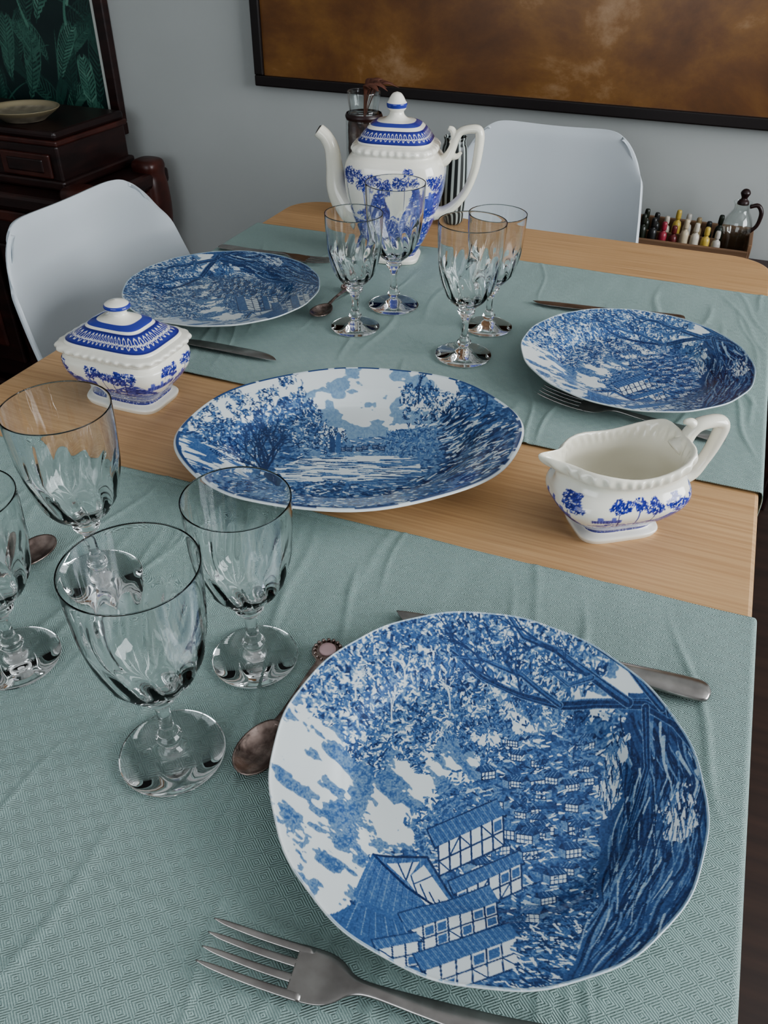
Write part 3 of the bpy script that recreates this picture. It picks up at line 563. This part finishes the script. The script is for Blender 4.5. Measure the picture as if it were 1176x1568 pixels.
def botanical():
    u0,u1,z0,z1=-2.2,-1.545,ZT-.08,ZT+.75; mb,l=framed(u0,u1,z0,z1,.03)
    w,h=u1-u0-.06,z1-z0-.06; c=Canvas(0,0,600,760,1.2); r=np.random.default_rng(4)
    c.A=.05+.1*fbm(c.X/60,c.Y/60,3,1)
    for k in range(84):
        x=r.uniform(20,600); y=r.uniform(420,800) if k>20 else r.uniform(200,700); a=r.uniform(.9,2.2); L=r.uniform(80,190); v=r.uniform(.4,1.0)*(.6+.4*k/84); cur=r.uniform(-.012,.012); gr=r.random()<.35
        px,py=x,y; pts=[(x,y)]
        for j in range(15):
            a+=cur*6; px+=L/15*math.cos(a); py-=L/15*math.sin(a); pts.append((px,py)); ll=L*.36*math.sin(math.pi*(j+1.5)/17)
            if gr: continue
            for sgn in (-1,1):
                b=a+sgn*.8; c.line([(px,py),(px+ll*.6*math.cos(b),py-ll*.6*math.sin(b)),(px+ll*math.cos(b-sgn*.35),py-ll*math.sin(b-sgn*.35))],6.5 if k%2 else 4,v*r.uniform(.7,1),1)
        c.line(pts,9 if gr else 3,v*(.9 if gr else .4),1)
    nu,nz=330,420; uu=np.linspace(-w/2,w/2,nu); zz=np.linspace(-h/2,h/2,nz); A,B=np.meshgrid(uu,zz,indexing='ij')
    v=c.sample((A/w+.5)*600,(.5-B/h)*760); v=np.where(A>w/2-.010,1.3,v)
    col=ramp(v,[(0,(.005,.009,.014)),(.4,(.02,.07,.055)),(.8,(.08,.20,.15)),(1,(.22,.38,.30)),(1.2,(.6,.62,.58))])
    mb.add(np.stack([A,A*0-.008,B],-1).reshape(-1,3),gridF(nu,nz,False),2,col); mb.build('botanical_painting',[M_dark,M_frame,M_paint],l,YAW)
botanical()
# ---------------- antique chest, box, dish ----------------
def chest():
    mb=MB(); u0,u1,v0,v1=-2.25,-1.40,1.58,1.955; z1=ZT-.14; w,d=u1-u0,v1-v0
    box(mb,(0,0,z1/2+.02),(w-.05,d-.04,z1-.1),.006,0); box(mb,(0,0,z1-.02),(w,d,.04),.010,0); box(mb,(0,0,z1-.06),(w-.02,d-.02,.03),.006,1); box(mb,(0,0,.03),(w,d,.06),.01,0)
    for i in range(3):
        x=-w/2+.05+(w-.1)*(i+.5)/3; box(mb,(x,-d/2+.012,z1/2),((w-.16)/3,.02,z1-.26),.006,0); box(mb,(x,-d/2+.002,z1/2),((w-.16)/3-.08,.016,z1-.36),.006,1)
    for x in (-w/2+.03,w/2-.03):
        for y in (-d/2+.04,d/2-.05):
            rings(mb,cat([(z1-.30,.020,.020,2),(z1-.27,.034,.034,2.6),(z1-.21,.036,.036,2.6),(z1-.18,.024,.024,2),(z1-.16,.036,.038,3),(z1-.10,.042,.044,3),(z1-.04,.040,.042,3),(z1-.01,.036,.038,3),(z1+.012,.038,.040,3.2),(z1+.026,.030,.032,3),(z1+.030,.002,.002,2)],5),28,1); mb.V[-1][:,0]+=x; mb.V[-1][:,1]+=y
    c=uv((u0+u1)/2,(v0+v1)/2); mb.build('wooden_chest',[M_dark,M_red],(*c,0),YAW,col=False)
chest()
def wbox():
    mb=MB(); w,d,h=.56,.27,.135; box(mb,(0,0,h*.38),(w,d,h*.76),.006,0); box(mb,(0,0,h*.80),(w+.012,d+.012,h*.10),.004,1); box(mb,(0,0,h*.92),(w+.004,d+.004,h*.16),.008,0); box(mb,(0,0,.012),(w+.02,d+.02,.024),.006,0)
    for x in (-.18,0,.18):
        box(mb,(x,-d/2-.003,h*.40),(.15,.010,h*.42),.004,1); box(mb,(x,-d/2-.007,h*.40),(.11,.008,h*.24),.004,0)
    tube(mb,[(-.02,-d/2-.006,h*.82),(0,-d/2-.018,h*.74),(.02,-d/2-.006,h*.82)],[.003,.004,.003],4,8,1)
    c=uv(-1.78,1.79); mb.build('wooden_box',[M_dark,M_red],(*c,ZT-.139),YAW,col=False)
wbox()
def dish():
    mb=MB(); st=cat([(0,.05,.05,2),(.004,.055,.055,2),(.022,.082,.082,2),(.028,.088,.088,2),(.027,.082,.082,2),(.014,.066,.066,2),(.012,.0005,.0005,2)],5)
    def cf(th,P,ri):
        r=np.hypot(P[:,0],P[:,1]); c=np.tile(np.array([.24,.21,.16]),(len(P),1)); k=fbm(P[:,0]*80+30,P[:,1]*80+30,3,2); c=c*(.4+1.1*k)[:,None]; c[(r>.074)]=(.26,.22,.14); return c
    rings(mb,st,64,0,cf); c=uv(-1.65,1.735); mb.build('trinket_dish',[M_paint],(*c,ZT-.003),0)
dish()
# ---------------- jar with dried leaves, striped vase ----------------
def jar():
    mb=MB(); rings(mb,cat([(0,.026,.026,2),(.004,.029,.029,2),(.15,.030,.030,2),(.165,.027,.027,2),(.172,.024,.024,2),(.185,.026,.026,2),(.198,.027,.027,2),(.199,.025,.025,2),(.185,.024,.024,2),(.165,.024,.024,2),(.15,.027,.027,2),(.006,.026,.026,2),(.005,.001,.001,2)],4),48,0)
    rings(mb,cat([(.158,.029,.029,2),(.163,.031,.031,2),(.168,.029,.029,2)],3),32,1,cap0=False,cap1=False)
    rings(mb,cat([(.007,.024,.024,2),(.06,.0255,.0255,2),(.10,.0255,.0255,2),(.15,.0255,.0255,2),(.156,.02,.02,2),(.158,.001,.001,2)],4),40,3,mod=lambda x,y,z,th:(x*(1+.04*np.sin(th*9+z*200)),y*(1+.04*np.cos(th*7+z*160)),z))
    r=np.random.default_rng(2)
    for k in range(16):
        a=r.uniform(-1.6,1.6); rr=r.uniform(.008,.02); e=r.uniform(.03,.055) if k>6 else .03; tube(mb,[(0,0,.15),(rr*.3*math.cos(a),rr*.3*math.sin(a),.17),(rr*math.cos(a),rr*math.sin(a),.198),(.6*e*math.cos(a)+.004,.6*e*math.sin(a),.212),(e*math.cos(a)+.008,e*math.sin(a),.205+r.uniform(-.003,.006))],[.0008,.0010,.0014,.0075,.0006],6,8,2,ratio=.3,upv=(0,0,1))
    mb.build('leaf_jar',[M_thin,M_dark,mat('dried_leaf',(.10,.035,.02),.7),noise_mat('potpourri',[(.35,(.02,.012,.01)),(.6,(.10,.05,.04)),(.75,(.25,.2,.17))],scale=70,rough=.8)],(-.040,1.468,ZT),0,col=False)
jar()
def vase():
    mb=MB()
    def cf(th,P,ri): c=np.where((np.sin(th*14)>.45)[:,None],np.array([.38,.43,.41]),np.array([.012,.016,.016])); return c
    rings(mb,cat([(0,.014,.014,2),(.01,.020,.020,2),(.06,.0235,.0235,2),(.12,.021,.021,2),(.132,.017,.017,2),(.140,.019,.019,2),(.139,.017,.017,2),(.12,.017,.017,2),(.05,.001,.001,2)],6),168,0,cf)
    mb.build('striped_vase',[M_paint],(.110,1.432,ZT),0)
vase()
# ---------------- side cabinet with bottle crate ----------------
def cabinet():
    mb=MB(); u0,u1,v0,v1=-.26,.30,1.84,1.985; w,d=u1-u0,v1-v0; h=ZT-.19
    box(mb,(0,0,h-.012),(w,d,.024),.004,0); box(mb,(0,0,h/2-.01),(w-.03,d-.01,h-.02),.004,0)
    for x in(-.13,.13): box(mb,(x,-d/2+.004,h/2),(.24,.012,h-.1),.004,0); tube(mb,[(x*.3,-d/2-.004,h/2+.03),(x*.3,-d/2-.016,h/2),(x*.3,-d/2-.004,h/2-.03)],[.003,.004,.003],3,8,1)
    c=uv((u0+u1)/2,(v0+v1)/2); mb.build('side_cabinet',[M_dark,M_gold],(*c,0),YAW,col=False)
cabinet()
M_crate=noise_mat('crate_wood',[(.3,(.12,.065,.035)),(.7,(.24,.14,.08))],scale=6,rough=.6,vec=(1,1,14))
CU=-.045
def crate():
    mb=MB(); w,d,h=.262,.12,.07
    for c_,s_ in [((0,-d/2,h*.4),(w,.008,h*.8)),((0,d/2,h/2),(w,.008,h)),((-w/2,0,h/2),(.008,d,h)),((w/2,0,h/2),(.008,d,h)),((0,0,.004),(w,d,.008))]: box(mb,c_,s_,.0015,0)
    box(mb,(-.03,0,h*.45),(w-.07,.006,h*.7),.001,0)
    cols=[(.02,.02,.02),(.015,.02,.012),(.18,.02,.03),(.28,.03,.05),(.12,.02,.02),(.5,.42,.3),(.55,.5,.42),(.5,.36,.08),(.45,.42,.38),(.3,.22,.12)]
    for i in range(9):
        for j,y in enumerate((-.030,.030)):
            c=np.array(cols[(i*1+j*3)%10 if i>2 else i%2]); R=.0092; x=-w/2+.018+i*.0222; H=.080+.016*((i*7+j*3)%4)/3
            rings(mb,cat([(.008,R,R,2),(.012,R*1.05,R*1.05,2),(H*.68,R,R,2),(H*.78,R*.5,R*.5,2),(H*.82,R*.45,R*.45,2),(H*.84,R*.62,R*.62,2),(H,R*.55,R*.55,2),(H+.002,.001,.001,2)],3),20,1,(lambda th,P,ri,c=c:np.tile(c,(len(P),1)))); mb.V[-1][:,0]+=x; mb.V[-1][:,1]+=y
    c=uv(CU,1.905); mb.build('bottle_crate',[M_crate,M_paint],(*c,ZT-.189),YAW)
crate()
def jug():
    mb=MB(); rings(mb,cat([(0,.016,.016,2),(.004,.020,.020,2),(.05,.024,.024,2),(.075,.030,.030,2),(.095,.026,.026,2),(.112,.016,.016,2),(.122,.016,.016,2),(.128,.019,.019,2),(.127,.017,.017,2),(.112,.0145,.0145,2),(.095,.024,.024,2),(.075,.028,.028,2),(.05,.022,.022,2),(.006,.018,.018,2),(.005,.001,.001,2)],5),40,0)
    tube(mb,[(.015,0,.12),(.03,0,.124),(.040,0,.11),(.038,0,.085),(.027,0,.07)],[.004,.0045,.0045,.004,.004],6,12,1)
    rings(mb,cat([(.124,.012,.012,2),(.130,.011,.011,2),(.136,.006,.006,2),(.146,.010,.010,2),(.153,.006,.006,2),(.155,.0005,.0005,2)],4),24,1)
    c=uv(CU+.098,1.905); mb.build('glass_decanter',[M_thin,M_dark],(*c,ZT-.180),YAW,col=False)
jug()
# ---------------- camera ----------------
try: bpy.context.scene.view_settings.look='AgX - Medium High Contrast'
except Exception: pass
cd=bpy.data.cameras.new('camera'); co=bpy.data.objects.new('camera',cd); bpy.context.scene.collection.objects.link(co)
cd.sensor_fit='VERTICAL'; cd.sensor_height=36; cd.lens=F_PX*36/1568; cd.clip_start=.02
co.matrix_world=Matrix(((_r[0],_up[0],-_fw[0],0),(_r[1],_up[1],-_fw[1],0),(_r[2],_up[2],-_fw[2],ZT+HC),(0,0,0,1)))
bpy.context.scene.camera=co
